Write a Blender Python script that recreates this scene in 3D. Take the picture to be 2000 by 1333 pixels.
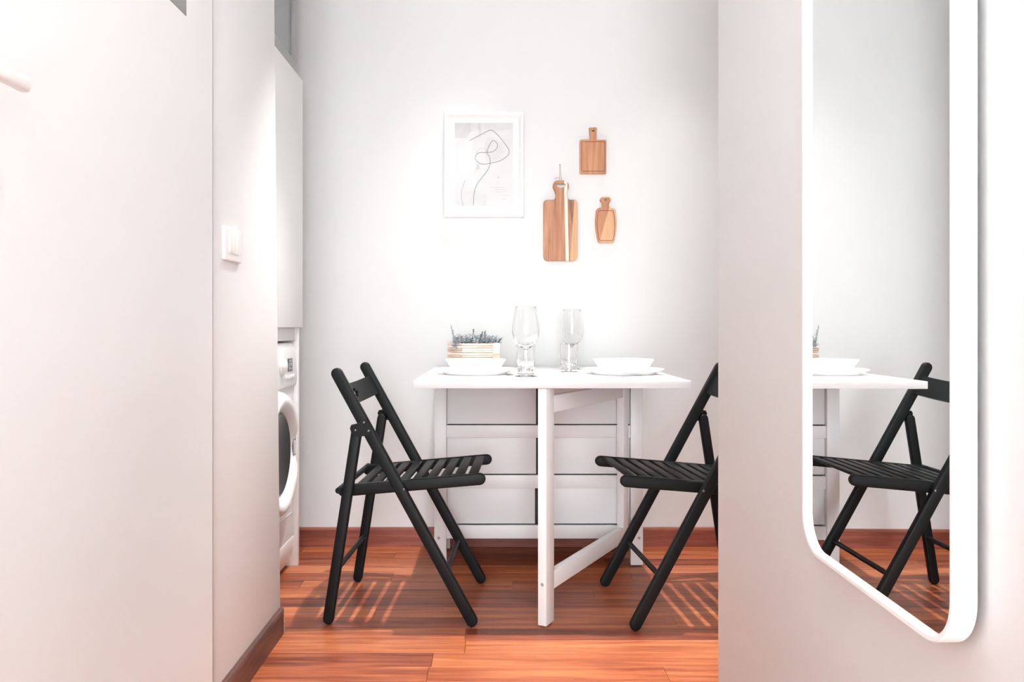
import bpy, bmesh, math, random
from mathutils import Vector, Matrix
from math import sin, cos, pi, radians

for o in list(bpy.data.objects):
    bpy.data.objects.remove(o, do_unlink=True)
SC = bpy.context.scene
COL = SC.collection
random.seed(7)

# ------------------------------------------------------------------ camera, world, lights, exposure
CEIL = 2.60
cam_d = bpy.data.cameras.new('camera')
cam = bpy.data.objects.new('camera', cam_d)
COL.objects.link(cam)
cam.location = (0, 0, 0.90)
cam.rotation_euler = (pi / 2, 0, 0)
cam_d.sensor_width = 36
cam_d.lens = 36 * 1560 / 2000
cam_d.shift_x = (1000 - 972) / 2000
cam_d.shift_y = (640 - 666.5) / 2000
cam_d.clip_start = 0.02
SC.camera = cam

world = bpy.data.worlds.new('world')
SC.world = world
world.use_nodes = True
world.node_tree.nodes['Background'].inputs[0].default_value = (0.93, 0.97, 1.0, 1)
world.node_tree.nodes['Background'].inputs[1].default_value = 11.5

# ceiling downlights: (x, y, watts)
DOWNLIGHTS = [(-0.11, 2.53, 35), (0.66, 2.53, 38), (-0.10, 3.00, 6.5), (0.65, 3.00, 6.5),
              (-0.20, 0.85, 5.0), (-0.05, -0.9, 1)]

SC.cycles.diffuse_bounces = 8
SC.view_settings.view_transform = 'Standard'
SC.view_settings.look = 'None'
SC.view_settings.gamma = 1
SC.view_settings.use_curve_mapping = False
SC.view_settings.exposure = 0.32

# ------------------------------------------------------------------ helpers
def new_mat(name):
    m = bpy.data.materials.new(name)
    m.use_nodes = True
    nt = m.node_tree
    return m, nt, nt.nodes['Principled BSDF']

def plain(name, col, rough=0.5, metal=0.0, spec=0.5, bump=0.0, bscale=60, vary=0.0, coat=0.0):
    """plain colour with a little procedural variation and relief"""
    m, nt, b = new_mat(name)
    b.inputs['Roughness'].default_value = rough
    b.inputs['Metallic'].default_value = metal
    b.inputs['Specular IOR Level'].default_value = spec
    b.inputs['Coat Weight'].default_value = coat
    tc = nt.nodes.new('ShaderNodeTexCoord')
    n = nt.nodes.new('ShaderNodeTexNoise')
    n.inputs['Scale'].default_value = bscale
    n.inputs['Detail'].default_value = 4
    nt.links.new(tc.outputs['Object'], n.inputs['Vector'])
    mix = nt.nodes.new('ShaderNodeMixRGB')
    mix.inputs[1].default_value = (*[c * (1 - vary) for c in col], 1)
    mix.inputs[2].default_value = (*[min(1, c * (1 + vary)) for c in col], 1)
    nt.links.new(n.outputs['Fac'], mix.inputs[0])
    nt.links.new(mix.outputs[0], b.inputs['Base Color'])
    if bump:
        bp = nt.nodes.new('ShaderNodeBump')
        bp.inputs['Strength'].default_value = bump
        bp.inputs['Distance'].default_value = 0.002
        nt.links.new(n.outputs['Fac'], bp.inputs['Height'])
        nt.links.new(bp.outputs[0], b.inputs['Normal'])
    return m

def wood(name, cols, grain=(1, 14, 14), scale=6, rough=0.35, random_w=0.5, contrast=(0.3, 0.7), bump=0.05, fine=0.25, coat=0.0):
    """streaky wood: stretched noise through a ramp, shifted per object"""
    m, nt, b = new_mat(name)
    b.inputs['Roughness'].default_value = rough
    b.inputs['Coat Weight'].default_value = coat
    b.inputs['Coat Roughness'].default_value = 0.15
    tc = nt.nodes.new('ShaderNodeTexCoord')
    oi = nt.nodes.new('ShaderNodeObjectInfo')
    mul = nt.nodes.new('ShaderNodeMath'); mul.operation = 'MULTIPLY'; mul.inputs[1].default_value = 37.0
    nt.links.new(oi.outputs['Random'], mul.inputs[0])
    cmb = nt.nodes.new('ShaderNodeCombineXYZ')
    for i in range(3):
        nt.links.new(mul.outputs[0], cmb.inputs[i])
    add = nt.nodes.new('ShaderNodeVectorMath'); add.operation = 'ADD'
    nt.links.new(tc.outputs['Object'], add.inputs[0]); nt.links.new(cmb.outputs[0], add.inputs[1])
    mp = nt.nodes.new('ShaderNodeMapping'); mp.inputs['Scale'].default_value = grain
    nt.links.new(add.outputs[0], mp.inputs['Vector'])
    n = nt.nodes.new('ShaderNodeTexNoise'); n.inputs['Scale'].default_value = scale
    n.inputs['Detail'].default_value = 5; n.inputs['Distortion'].default_value = 0.4
    nt.links.new(mp.outputs[0], n.inputs['Vector'])
    n2 = nt.nodes.new('ShaderNodeTexNoise'); n2.inputs['Scale'].default_value = scale * 6
    n2.inputs['Detail'].default_value = 3
    nt.links.new(mp.outputs[0], n2.inputs['Vector'])
    # value = noise + random_w*(rand-.5) + fine*(n2-.5)
    m1 = nt.nodes.new('ShaderNodeMath'); m1.operation = 'MULTIPLY_ADD'
    nt.links.new(oi.outputs['Random'], m1.inputs[0]); m1.inputs[1].default_value = random_w
    m1.inputs[2].default_value = -random_w / 2
    m2 = nt.nodes.new('ShaderNodeMath'); m2.operation = 'MULTIPLY_ADD'
    nt.links.new(n2.outputs['Fac'], m2.inputs[0]); m2.inputs[1].default_value = fine
    m2.inputs[2].default_value = -fine / 2
    s1 = nt.nodes.new('ShaderNodeMath'); s1.operation = 'ADD'
    nt.links.new(n.outputs['Fac'], s1.inputs[0]); nt.links.new(m1.outputs[0], s1.inputs[1])
    s2 = nt.nodes.new('ShaderNodeMath'); s2.operation = 'ADD'
    nt.links.new(s1.outputs[0], s2.inputs[0]); nt.links.new(m2.outputs[0], s2.inputs[1])
    r = nt.nodes.new('ShaderNodeValToRGB')
    e = r.color_ramp.elements
    a, z = contrast
    e[0].position = a; e[0].color = (*cols[0], 1)
    e[1].position = z; e[1].color = (*cols[-1], 1)
    for i, c in enumerate(cols[1:-1]):
        el = e.new(a + (z - a) * (i + 1) / (len(cols) - 1)); el.color = (*c, 1)
    nt.links.new(s2.outputs[0], r.inputs[0])
    nt.links.new(r.outputs[0], b.inputs['Base Color'])
    if bump:
        bp = nt.nodes.new('ShaderNodeBump'); bp.inputs['Strength'].default_value = bump
        bp.inputs['Distance'].default_value = 0.001
        nt.links.new(n2.outputs['Fac'], bp.inputs['Height'])
        nt.links.new(bp.outputs[0], b.inputs['Normal'])
    return m

def glass(name, tint=(1, 1, 1), ior=1.45, rough=0.0):
    m, nt, b = new_mat(name)
    b.inputs['Base Color'].default_value = (*tint, 1)
    b.inputs['Transmission Weight'].default_value = 1
    b.inputs['IOR'].default_value = ior
    b.inputs['Roughness'].default_value = rough
    return m

def link(name, me, mat=None, parent=None):
    o = bpy.data.objects.new(name, me)
    COL.objects.link(o)
    if mat is not None and me is not None:
        if len(me.materials) == 0:
            me.materials.append(mat)
    if parent is not None:
        o.parent = parent
    return o

def done(bm, name, mat, parent=None, smooth=False, loc=None):
    bmesh.ops.recalc_face_normals(bm, faces=bm.faces[:])
    me = bpy.data.meshes.new(name)
    bm.to_mesh(me); bm.free()
    if smooth:
        for p in me.polygons:
            p.use_smooth = True
        try:
            me.set_sharp_from_angle(angle=radians(40))
        except Exception:
            pass
    o = link(name, me, mat, parent)
    if loc is not None:
        o.location = loc
    return o

def add_box(bm, x0, x1, y0, y1, z0, z1, bev=0.0, seg=2):
    b2 = bmesh.new()
    bmesh.ops.create_cube(b2, size=1)
    for v in b2.verts:
        v.co = Vector(((x0 + x1) / 2 + v.co.x * (x1 - x0), (y0 + y1) / 2 + v.co.y * (y1 - y0), (z0 + z1) / 2 + v.co.z * (z1 - z0)))
    if bev:
        bmesh.ops.bevel(b2, geom=b2.edges[:], offset=bev, segments=seg, affect='EDGES', profile=0.5)
    merge(bm, b2)

def merge(bm, b2, mat4=None):
    if mat4 is not None:
        b2.transform(mat4)
    tmp = bpy.data.meshes.new('tmp')
    b2.to_mesh(tmp); b2.free()
    bm.from_mesh(tmp)
    bpy.data.meshes.remove(tmp)

def box(name, mat, parent, x0, x1, y0, y1, z0, z1, bev=0.002, seg=2):
    bm = bmesh.new()
    add_box(bm, x0, x1, y0, y1, z0, z1, bev, seg)
    return done(bm, name, mat, parent, smooth=bev > 0)

def add_prism(bm, pts, y0, y1, bev=0.0, seg=2):
    """(x,z) outline extruded along y"""
    b2 = bmesh.new()
    a = [b2.verts.new((p[0], y0, p[1])) for p in pts]
    c = [b2.verts.new((p[0], y1, p[1])) for p in pts]
    f0 = b2.faces.new(a); f1 = b2.faces.new(list(reversed(c)))
    n = len(pts)
    for i in range(n):
        b2.faces.new((a[i], c[i], c[(i + 1) % n], a[(i + 1) % n]))
    bmesh.ops.recalc_face_normals(b2, faces=b2.faces[:])
    if bev:
        ed = [e for e in b2.edges if (e.verts[0].co.y == e.verts[1].co.y)]
        bmesh.ops.bevel(b2, geom=ed, offset=bev, segments=seg, affect='EDGES', profile=0.5)
    merge(bm, b2)

def stadium(p0, p1, r, n=8, flat0=False, flat1=False):
    """outline of a bar from p0 to p1 with rounded ends"""
    d = Vector((p1[0] - p0[0], p1[1] - p0[1])).normalized()
    a = math.atan2(d.y, d.x)
    pts = []
    if flat1:
        for t in (-pi / 2, pi / 2):
            pts.append((p1[0] + r * cos(a + t), p1[1] + r * sin(a + t)))
    else:
        for i in range(n + 1):
            t = -pi / 2 + pi * i / n
            pts.append((p1[0] + r * cos(a + t), p1[1] + r * sin(a + t)))
    if flat0:
        for t in (pi / 2, 3 * pi / 2):
            pts.append((p0[0] + r * cos(a + t), p0[1] + r * sin(a + t)))
    else:
        for i in range(n + 1):
            t = pi / 2 + pi * i / n
            pts.append((p0[0] + r * cos(a + t), p0[1] + r * sin(a + t)))
    return pts

def add_lathe(bm, prof, n=48, close=False):
    """profile of (r,z); r==0 gives a pole"""
    rings = []
    for r, z in prof:
        if r <= 1e-6:
            rings.append([bm.verts.new((0, 0, z))])
        else:
            rings.append([bm.verts.new((r * cos(2 * pi * i / n), r * sin(2 * pi * i / n), z)) for i in range(n)])
    pairs = list(zip(rings[:-1], rings[1:]))
    if close:
        pairs.append((rings[-1], rings[0]))
    for a, b in pairs:
        for i in range(n):
            j = (i + 1) % n
            if len(a) == 1 and len(b) == 1:
                continue
            if len(a) == 1:
                bm.faces.new((a[0], b[j], b[i]))
            elif len(b) == 1:
                bm.faces.new((a[i], a[j], b[0]))
            else:
                bm.faces.new((a[i], a[j], b[j], b[i]))

def lathe(name, mat, parent, prof, loc=None, n=48, mat4=None, close=False):
    bm = bmesh.new()
    add_lathe(bm, prof, n, close)
    if mat4 is not None:
        bm.transform(mat4)
    return done(bm, name, mat, parent, smooth=True, loc=loc)

def add_tube(bm, pts, r, n=8, cap=True):
    pts = [Vector(p) for p in pts]
    rings = []
    up = Vector((0, 0, 1))
    for i, p in enumerate(pts):
        d = (pts[min(i + 1, len(pts) - 1)] - pts[max(i - 1, 0)]).normalized()
        ref = up if abs(d.dot(up)) < 0.95 else Vector((1, 0, 0))
        s = d.cross(ref).normalized(); t = s.cross(d).normalized()
        rr = r[i] if isinstance(r, (list, tuple)) else r
        rings.append([bm.verts.new(p + s * (rr * cos(2 * pi * k / n)) + t * (rr * sin(2 * pi * k / n))) for k in range(n)])
    for a, b in zip(rings[:-1], rings[1:]):
        for k in range(n):
            bm.faces.new((a[k], a[(k + 1) % n], b[(k + 1) % n], b[k]))
    if cap:
        bm.faces.new(rings[0]); bm.faces.new(list(reversed(rings[-1])))

def tube(name, mat, parent, pts, r, n=10):
    bm = bmesh.new()
    add_tube(bm, pts, r, n)
    return done(bm, name, mat, parent, smooth=True)

def smooth_pts(pts, sub=8, closed=False):
    """Catmull-Rom through the points"""
    P = [Vector(p) for p in pts]
    n = len(P); out = []
    rng = range(n) if closed else range(n - 1)
    for i in rng:
        p0 = P[(i - 1) % n] if closed or i > 0 else P[0]
        p1 = P[i]; p2 = P[(i + 1) % n]
        p3 = P[(i + 2) % n] if closed or i + 2 < n else P[-1]
        for k in range(sub):
            t = k / sub
            out.append(0.5 * ((2 * p1) + (-p0 + p2) * t + (2 * p0 - 5 * p1 + 4 * p2 - p3) * t * t + (-p0 + 3 * p1 - 3 * p2 + p3) * t ** 3))
    if not closed:
        out.append(P[-1])
    return out

def outline_bm(loops, thick, bev=0.001):
    """2D loops (first outer, others holes) in x,z filled and extruded in y, via a temporary curve"""
    cu = bpy.data.curves.new('tmp', 'CURVE')
    cu.dimensions = '2D'; cu.fill_mode = 'BOTH'
    cu.extrude = thick / 2 - bev; cu.bevel_depth = bev; cu.bevel_resolution = 1
    cu.offset = -bev
    for lp in loops:
        s = cu.splines.new('POLY'); s.points.add(len(lp) - 1); s.use_cyclic_u = True
        for p, q in zip(s.points, lp):
            p.co = (q[0], q[1], 0, 1)
    o = bpy.data.objects.new('tmp', cu)
    COL.objects.link(o)
    bpy.context.view_layer.update()
    me = bpy.data.meshes.new_from_object(o)
    bpy.data.objects.remove(o); bpy.data.curves.remove(cu)
    bm = bmesh.new(); bm.from_mesh(me); bpy.data.meshes.remove(me)
    bmesh.ops.remove_doubles(bm, verts=bm.verts[:], dist=1e-6)
    bm.transform(Matrix.Rotation(pi / 2, 4, 'X'))
    return bm

def round_rect(x0, x1, z0, z1, r, n=6):
    pts = []
    for cx, cz, a in ((x1 - r, z0 + r, -pi / 2), (x1 - r, z1 - r, 0), (x0 + r, z1 - r, pi / 2), (x0 + r, z0 + r, pi)):
        for i in range(n + 1):
            t = a + pi / 2 * i / n
            pts.append((cx + r * cos(t), cz + r * sin(t)))
    return pts

def tag(o, label=None, cat=None, group=None, kind=None):
    if label: o['label'] = label
    if cat: o['category'] = cat
    if group: o['group'] = group
    if kind: o['kind'] = kind
    return o

def thing(name, label, cat, loc=(0, 0, 0), rz=0.0, group=None):
    o = bpy.data.objects.new(name, None)
    COL.objects.link(o)
    o.empty_display_size = 0.05
    o.location = loc; o.rotation_euler = (0, 0, rz)
    return tag(o, label, cat, group)

def struct(o, label):
    o['kind'] = 'structure'; o['label'] = label
    return o

def copy_tree(o, parent=None):
    c = o.copy(); COL.objects.link(c)
    c.parent = parent
    for ch in o.children:
        copy_tree(ch, c)
    return c

# ------------------------------------------------------------------ materials
M = {}
M['wall'] = plain('wall_plaster', (0.81, 0.825, 0.824), 0.75, bump=0.10, bscale=220, vary=0.006, spec=0.3)
M['ceiling'] = plain('ceiling_paint', (0.90, 0.915, 0.92), 0.85, vary=0.005, spec=0.2)
M['door'] = plain('door_lacquer', (0.84, 0.855, 0.855), 0.38, vary=0.004, bscale=8)
M['white'] = plain('white_lacquer', (0.88, 0.88, 0.875), 0.32, vary=0.004, bscale=12)
M['table'] = plain('table_lacquer', (0.84, 0.85, 0.86), 0.40, vary=0.01, bscale=20)
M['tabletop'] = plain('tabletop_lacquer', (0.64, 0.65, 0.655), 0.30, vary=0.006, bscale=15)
M['drawer'] = plain('drawer_front_lacquer', (0.80, 0.815, 0.83), 0.45, vary=0.012, bscale=20)
M['dark'] = plain('dark_parts_and_gap_shade', (0.05, 0.055, 0.06), 0.8, vary=0.1)  # small dark parts, and the painted shade behind the drawer gaps
M['floor'] = wood('merbau_floor', [(0.118, 0.024, 0.010), (0.265, 0.061, 0.0225), (0.41, 0.116, 0.042), (0.54, 0.195, 0.074)],
                  grain=(0.55, 9, 9), scale=5, rough=0.38, random_w=0.34, contrast=(0.22, 0.80), bump=0.04, fine=0.30, coat=0.0)
M['subfloor'] = plain('subfloor', (0.10, 0.03, 0.016), 0.9, vary=0.1)
M['skirt'] = wood('merbau_skirting', [(0.20, 0.056, 0.038), (0.30, 0.085, 0.058), (0.40, 0.12, 0.082)],
                  grain=(0.6, 8, 8), scale=6, rough=0.42, random_w=0.2, bump=0.03)
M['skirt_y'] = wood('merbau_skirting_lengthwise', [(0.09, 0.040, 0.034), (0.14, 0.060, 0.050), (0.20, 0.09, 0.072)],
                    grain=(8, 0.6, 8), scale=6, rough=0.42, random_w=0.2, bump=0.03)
M['chipped'] = plain('bare_chipped_wood', (0.50, 0.30, 0.19), 0.8, vary=0.2, bscale=200, bump=0.4)
M['black'] = plain('black_stained_beech', (0.007, 0.0085, 0.009), 0.45, spec=0.18, bump=0.10, bscale=120, vary=0.15)
M['screw'] = plain('dark_steel_screw', (0.16, 0.165, 0.17), 0.35, metal=0.9)
M['steel'] = plain('zinc_bolt', (0.45, 0.45, 0.46), 0.35, metal=0.8, vary=0.05)
M['china'] = plain('white_porcelain', (0.91, 0.91, 0.905), 0.14, vary=0.003, coat=0.3)
M['linen'] = plain('white_woven_mat', (0.87, 0.865, 0.86), 0.85, bump=0.3, bscale=400, vary=0.01)
M['cutlery'] = plain('brushed_steel', (0.62, 0.62, 0.63), 0.22, metal=1.0, vary=0.02)
M['glass'] = glass('clear_glass')
M['mirror'], _nt, _b = new_mat('mirror_silver')
_b.inputs['Base Color'].default_value = (0.93, 0.945, 0.945, 1); _b.inputs['Metallic'].default_value = 1
_b.inputs['Roughness'].default_value = 0.0
M['greyglass'] = plain('grey_satin_glass', (0.24, 0.245, 0.255), 0.22, vary=0.05, bscale=3)
M['aluminium'] = plain('grey_aluminium', (0.36, 0.365, 0.37), 0.45, metal=0.25, vary=0.03, bscale=5)
M['plastic'] = plain('white_plastic', (0.88, 0.88, 0.875), 0.3, vary=0.004)
M['display'] = plain('grey_display', (0.12, 0.125, 0.13), 0.2, vary=0.05)
M['display_seg'] = plain('display_segments', (0.35, 0.36, 0.37), 0.3)
M['doorglass'] = plain('dark_porthole_glass', (0.016, 0.019, 0.021), 0.08, spec=0.3, vary=0.3, bscale=18)
M['chrome'] = plain('chrome', (0.62, 0.63, 0.65), 0.16, metal=1.0)
M['frame'] = plain('white_frame', (0.90, 0.90, 0.90), 0.35, vary=0.004)
M['passe'] = plain('passe_partout', (0.88, 0.885, 0.885), 0.8, vary=0.004)
M['ink'] = plain('graphite_ink', (0.17, 0.17, 0.175), 0.8, vary=0.2, bscale=80)
M['ink_pale'] = plain('pale_graphite', (0.42, 0.42, 0.43), 0.8, vary=0.15, bscale=80)
M['wash'] = plain('grey_wash', (0.64, 0.64, 0.645), 0.9, vary=0.10, bscale=25)
M['wash2'] = plain('light_grey_wash', (0.70, 0.70, 0.705), 0.9, vary=0.08, bscale=30)
M['wash3'] = plain('pale_vase_wash', (0.79, 0.79, 0.795), 0.9, vary=0.02, bscale=30)
M['print'] = plain('print_paper', (0.735, 0.735, 0.74), 0.9, vary=0.06, bscale=14)
M['acacia'] = wood('acacia_board', [(0.34, 0.135, 0.068), (0.48, 0.215, 0.112), (0.60, 0.30, 0.165)],
                   grain=(11, 11, 0.7), scale=7, rough=0.5, random_w=0.10, contrast=(0.28, 0.72), fine=0.25)
M['acacia_warm'] = wood('warm_board_wood', [(0.42, 0.165, 0.08), (0.56, 0.25, 0.125), (0.66, 0.33, 0.175)],
                        grain=(11, 11, 0.7), scale=7, rough=0.5, random_w=0.10, contrast=(0.28, 0.72), fine=0.25)
M['acacia_dark'] = wood('dark_heartwood', [(0.20, 0.085, 0.055), (0.42, 0.19, 0.10), (0.60, 0.33, 0.18)],
                        grain=(9, 9, 0.5), scale=8, rough=0.5, random_w=0.0, contrast=(0.35, 0.6), fine=0.2)
M['acacia_pale'] = wood('pale_sapwood', [(0.62, 0.34, 0.17), (0.72, 0.43, 0.235)],
                        grain=(9, 9, 0.5), scale=8, rough=0.5, random_w=0.0, contrast=(0.35, 0.6), fine=0.1)
M['maple'] = wood('cream_maple_stripe', [(0.80, 0.68, 0.55), (0.88, 0.79, 0.68)], grain=(9, 9, 0.5), scale=6, rough=0.5, fine=0.1)
M['groove'] = plain('groove_shade', (0.30, 0.11, 0.055), 0.7, vary=0.15)
M['string'] = plain('jute_string', (0.60, 0.46, 0.38), 0.9, vary=0.1, bscale=300)
M['crate'] = wood('whitewashed_wood', [(0.62, 0.47, 0.37), (0.80, 0.71, 0.62), (0.86, 0.82, 0.76)],
                  grain=(1, 10, 10), scale=14, rough=0.8, random_w=0.5, contrast=(0.25, 0.62), fine=0.4, bump=0.3)
M['crate_worn'] = wood('bare_worn_wood', [(0.40, 0.22, 0.16), (0.62, 0.42, 0.32), (0.78, 0.62, 0.50)],
                       grain=(1, 10, 10), scale=14, rough=0.8, random_w=0.4, contrast=(0.25, 0.65), fine=0.4, bump=0.3)
M['soil'] = plain('dark_soil', (0.03, 0.028, 0.027), 0.95, bump=0.6, bscale=150, vary=0.3)
M['sprig'] = plain('silver_green_leaf', (0.33, 0.37, 0.39), 0.75, vary=0.35, bscale=90)
M['sprig2'] = plain('dark_blue_green_leaf', (0.12, 0.145, 0.16), 0.75, vary=0.35, bscale=90)
M['sprig3'] = plain('frosted_leaf', (0.60, 0.63, 0.66), 0.75, vary=0.2, bscale=90)
M['lamp'], _nt, _b = new_mat('lamp_lens')
_b.inputs['Emission Color'].default_value = (1, 0.95, 0.88, 1); _b.inputs['Emission Strength'].default_value = 6

# ------------------------------------------------------------------ room shell
WALL_Y = 3.288
XL, XR = -0.642, 0.517
# floor: base + planks
fl = bmesh.new(); add_box(fl, -1.45, 1.50, -2.6, 3.45, -0.12, -0.0125)
floor = struct(done(fl, 'floor', M['subfloor']), 'polished reddish brown hardwood plank floor')
PW = 0.090
rng = random.Random(23)
row = 0
y = WALL_Y
while y - PW > -2.6:
    ya, yb = y - PW, y
    if yb > 2.34: xa, xb = -0.95, 1.44
    elif yb > 1.87: xa, xb = XL, 1.44
    elif yb > -2.7: xa, xb = XL, XR
    else: xa, xb = -1.40, 1.44
    x = xa - rng.uniform(0.05, 0.75)
    while x < xb:
        L = rng.choice([0.62, 0.74, 0.86, 0.98])
        x0, x1 = max(x, xa), min(x + L, xb)
        if x1 - x0 > 0.03:
            bm = bmesh.new()
            h = 0.0004
            hx, hy = (x1 - x0) / 2 - h, PW / 2 - h * 0.8
            add_box(bm, -hx, hx, -hy, hy, -0.012, 0.0, 0.0006, 1)
            done(bm, 'floor_plank', M['floor'], floor, loc=((x0 + x1) / 2, (ya + yb) / 2, 0))
        x += L
    y -= PW; row += 1

bm = bmesh.new(); add_box(bm, -1.45, 1.50, WALL_Y, WALL_Y + 0.12, -0.0125, CEIL)
struct(done(bm, 'wall_back', M['wall']), 'off-white plaster wall behind the table')
bm = bmesh.new(); add_box(bm, XR, 1.50, -2.6, 1.876, -0.0125, CEIL, 0.004)
struct(done(bm, 'wall_right', M['wall'], smooth=True), 'white wall return that carries the mirror')
bm = bmesh.new(); add_box(bm, 1.44, 1.50, 1.876, WALL_Y, -0.0125, CEIL)
struct(done(bm, 'wall_alcove_right', M['wall']), 'white side wall of the dining alcove')
bm = bmesh.new(); add_box(bm, -1.45, -1.40, 2.36, WALL_Y, -0.0125, CEIL)
struct(done(bm, 'wall_alcove_left', M['wall']), 'white wall behind the washing machine niche')
bm = bmesh.new(); add_box(bm, -1.45, 1.50, -2.6, WALL_Y + 0.12, CEIL, CEIL + 0.1)
struct(done(bm, 'ceiling', M['ceiling']), 'white ceiling with recessed downlights')
# left wall with door recess; its far end leans slightly
DY0, DY1, DZ = 0.80, 1.771, 2.12
bm = bmesh.new()
b2 = bmesh.new(); add_box(b2, -1.40, XL, DY1 + 0.003, 2.36, -0.0125, CEIL, 0.003)
for v in b2.verts:
    if v.co.y > 2.2:
        v.co.y += 0.002 - 0.0357 * (v.co.z - 0.05) 
merge(bm, b2)
add_box(bm, -1.40, XL - 0.045, DY0, DY1 + 0.003, -0.0125, CEIL)
add_box(bm, XL - 0.046, XL, DY0, DY1 + 0.003, DZ, CEIL)
add_box(bm, -1.40, XL, -2.6, DY0, -0.0125, CEIL)
struct(done(bm, 'wall_left', M['wall'], smooth=True), 'white wall with flush door and light switch')

# door leaf (flush) with grey pane and lever
door = struct(thing('door_1', None, None, (XL - 0.010, (DY0 + DY1) / 2, 0)), 'white flush door with a grey glass pane and white lever handle')
PD0, PD1, PZ0, PZ1 = 0.95, 1.624, 1.532, 1.98
yc = (DY0 + DY1) / 2
bm = bmesh.new()
lo = [(DY0 + 0.003 - yc, 0.006), (DY1 - yc, 0.006), (DY1 - yc, DZ - 0.003), (DY0 + 0.003 - yc, DZ - 0.003)]
hole = [(PD0 - yc, PZ0), (PD1 - yc, PZ0), (PD1 - yc, PZ1), (PD0 - yc, PZ1)]
bm = outline_bm([lo, hole], 0.040, 0.0008)
bm.transform(Matrix.Rotation(pi / 2, 4, 'Z'))
done(bm, 'door_leaf', M['door'], door)
box('glass_pane', M['greyglass'], door, 0.0105, 0.0198, PD0 - yc + 0.001, PD1 - yc - 0.001, PZ0 + 0.001, PZ1 - 0.001, 0.0005)
box('door_gap_shade', M['aluminium'], door, 0.0105, 0.0195, DY1 - yc + 0.0003, DY1 - yc + 0.0045, 0.006, DZ - 0.003, 0)  # added grey strip, paints the dark gap line at the door edge
hy, hz = 0.885 - yc, 1.205
lathe('handle_rose', M['plastic'], door, [(0, 0), (0.025, 0), (0.026, 0.004), (0.024, 0.009), (0, 0.009)], (0.0202, hy, hz), 32, Matrix.Rotation(pi / 2, 4, 'Y'))
bm = bmesh.new()
add_tube(bm, [(0.028, hy, hz), (0.060, hy, hz)], 0.009, 12)
b2 = bmesh.new(); add_box(b2, 0.050, 0.066, hy - 0.012, hy + 0.122, hz - 0.010, hz + 0.010, 0.006, 3); merge(bm, b2)
done(bm, 'lever', M['plastic'], door, smooth=True)

# skirting boards
def skirt_profile(t, h):
    return [(0, 0), (t, 0), (t, h - 0.010), (t * 0.8, h - 0.003), (t * 0.45, h), (0, h)]
def skirting_x(name, x0, x1, label):
    bm = bmesh.new()
    pr = skirt_profile(0.013, 0.078)
    a = [bm.verts.new((x0, WALL_Y - p[0], p[1])) for p in pr]; c = [bm.verts.new((x1, WALL_Y - p[0], p[1])) for p in pr]
    bm.faces.new(a); bm.faces.new(list(reversed(c)))
    for i in range(len(pr)):
        j = (i + 1) % len(pr); bm.faces.new((a[i], a[j], c[j], c[i]))
    return struct(done(bm, name, M['skirt']), label)
skirting_x('baseboard_back', -1.38, 1.42, 'dark reddish wooden skirting board along the back wall')
bm = bmesh.new()
pr = skirt_profile(0.014, 0.076)
ys = [DY1 + 0.004, 2.0, 2.2, 2.345, 2.362]
rings = []
for k, yy in enumerate(ys):
    rings.append([bm.verts.new((XL + p[0] * (0.72 if k == 4 else 1), yy, p[1] * (1 if k < 4 else 0.985))) for p in pr])
bm.faces.new(rings[0]); bm.faces.new(list(reversed(rings[-1])))
for a, c in zip(rings[:-1], rings[1:]):
    for i in range(len(pr)):
        j = (i + 1) % len(pr); bm.faces.new((a[i], a[j], c[j], c[i]))
sk = struct(done(bm, 'baseboard_left', M['skirt_y']), 'dark wooden skirting board with a chipped end below the light switch')
bm = bmesh.new()
ch = [(0.0, 0.004), (0.0135, 0.003), (0.0150, 0.014), (0.0142, 0.022), (0.0155, 0.031), (0.0128, 0.041), (0.0, 0.046)]
a = [bm.verts.new((XL + p[0], 2.352, p[1])) for p in ch]; c = [bm.verts.new((XL + p[0] * 0.85, 2.3665, p[1])) for p in ch]
bm.faces.new(a); bm.faces.new(list(reversed(c)))
for i in range(len(ch)):
    j = (i + 1) % len(ch); bm.faces.new((a[i], a[j], c[j], c[i]))
done(bm, 'chipped_end', M['chipped'], sk)
bm = bmesh.new(); add_box(bm, 1.427, 1.44, 1.89, WALL_Y - 0.014, 0, 0.078, 0.002)
struct(done(bm, 'baseboard_right', M['skirt_y']), 'dark wooden skirting board in the alcove corner')

# ceiling downlights
for i, (lx, ly, w) in enumerate(DOWNLIGHTS):
    where = ['above the left chair', 'above the right chair', 'nearest the picture frame', 'nearest the back wall on the right',
             'above the mirror', 'behind the photographer'][i]
    t = thing('ceiling_downlight', 'round white recessed ceiling downlight ' + where, 'downlight', (lx, ly, CEIL), 0, 'recessed ceiling downlights')
    lathe('trim_ring', M['white'], t, [(0.045, 0), (0.045, -0.006), (0.034, -0.008), (0.032, -0.002), (0.032, 0)], None, 32)
    lathe('lens', M['lamp'], t, [(0, -0.0015), (0.032, -0.0015), (0.032, 0.0), (0, 0.0)], None, 24)
    ld = bpy.data.lights.new('downlight_lamp', 'SPOT')
    ld.energy = w * 6; ld.color = (1.0, 0.975, 0.95); ld.shadow_soft_size = 0.014
    ld.spot_size = radians(56 if ly > 2 else 125); ld.spot_blend = 1.0
    lo_ = bpy.data.objects.new('downlight_lamp', ld); COL.objects.link(lo_); lo_.parent = t
    lo_.location = (0, 0, -0.012)
    if ly > 2:                       # adjustable lamps aimed slightly outwards and away from the back wall
        lo_.rotation_euler = (radians(-4), radians(4.5 if lx < 0.2 else -4.5), 0)

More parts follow.
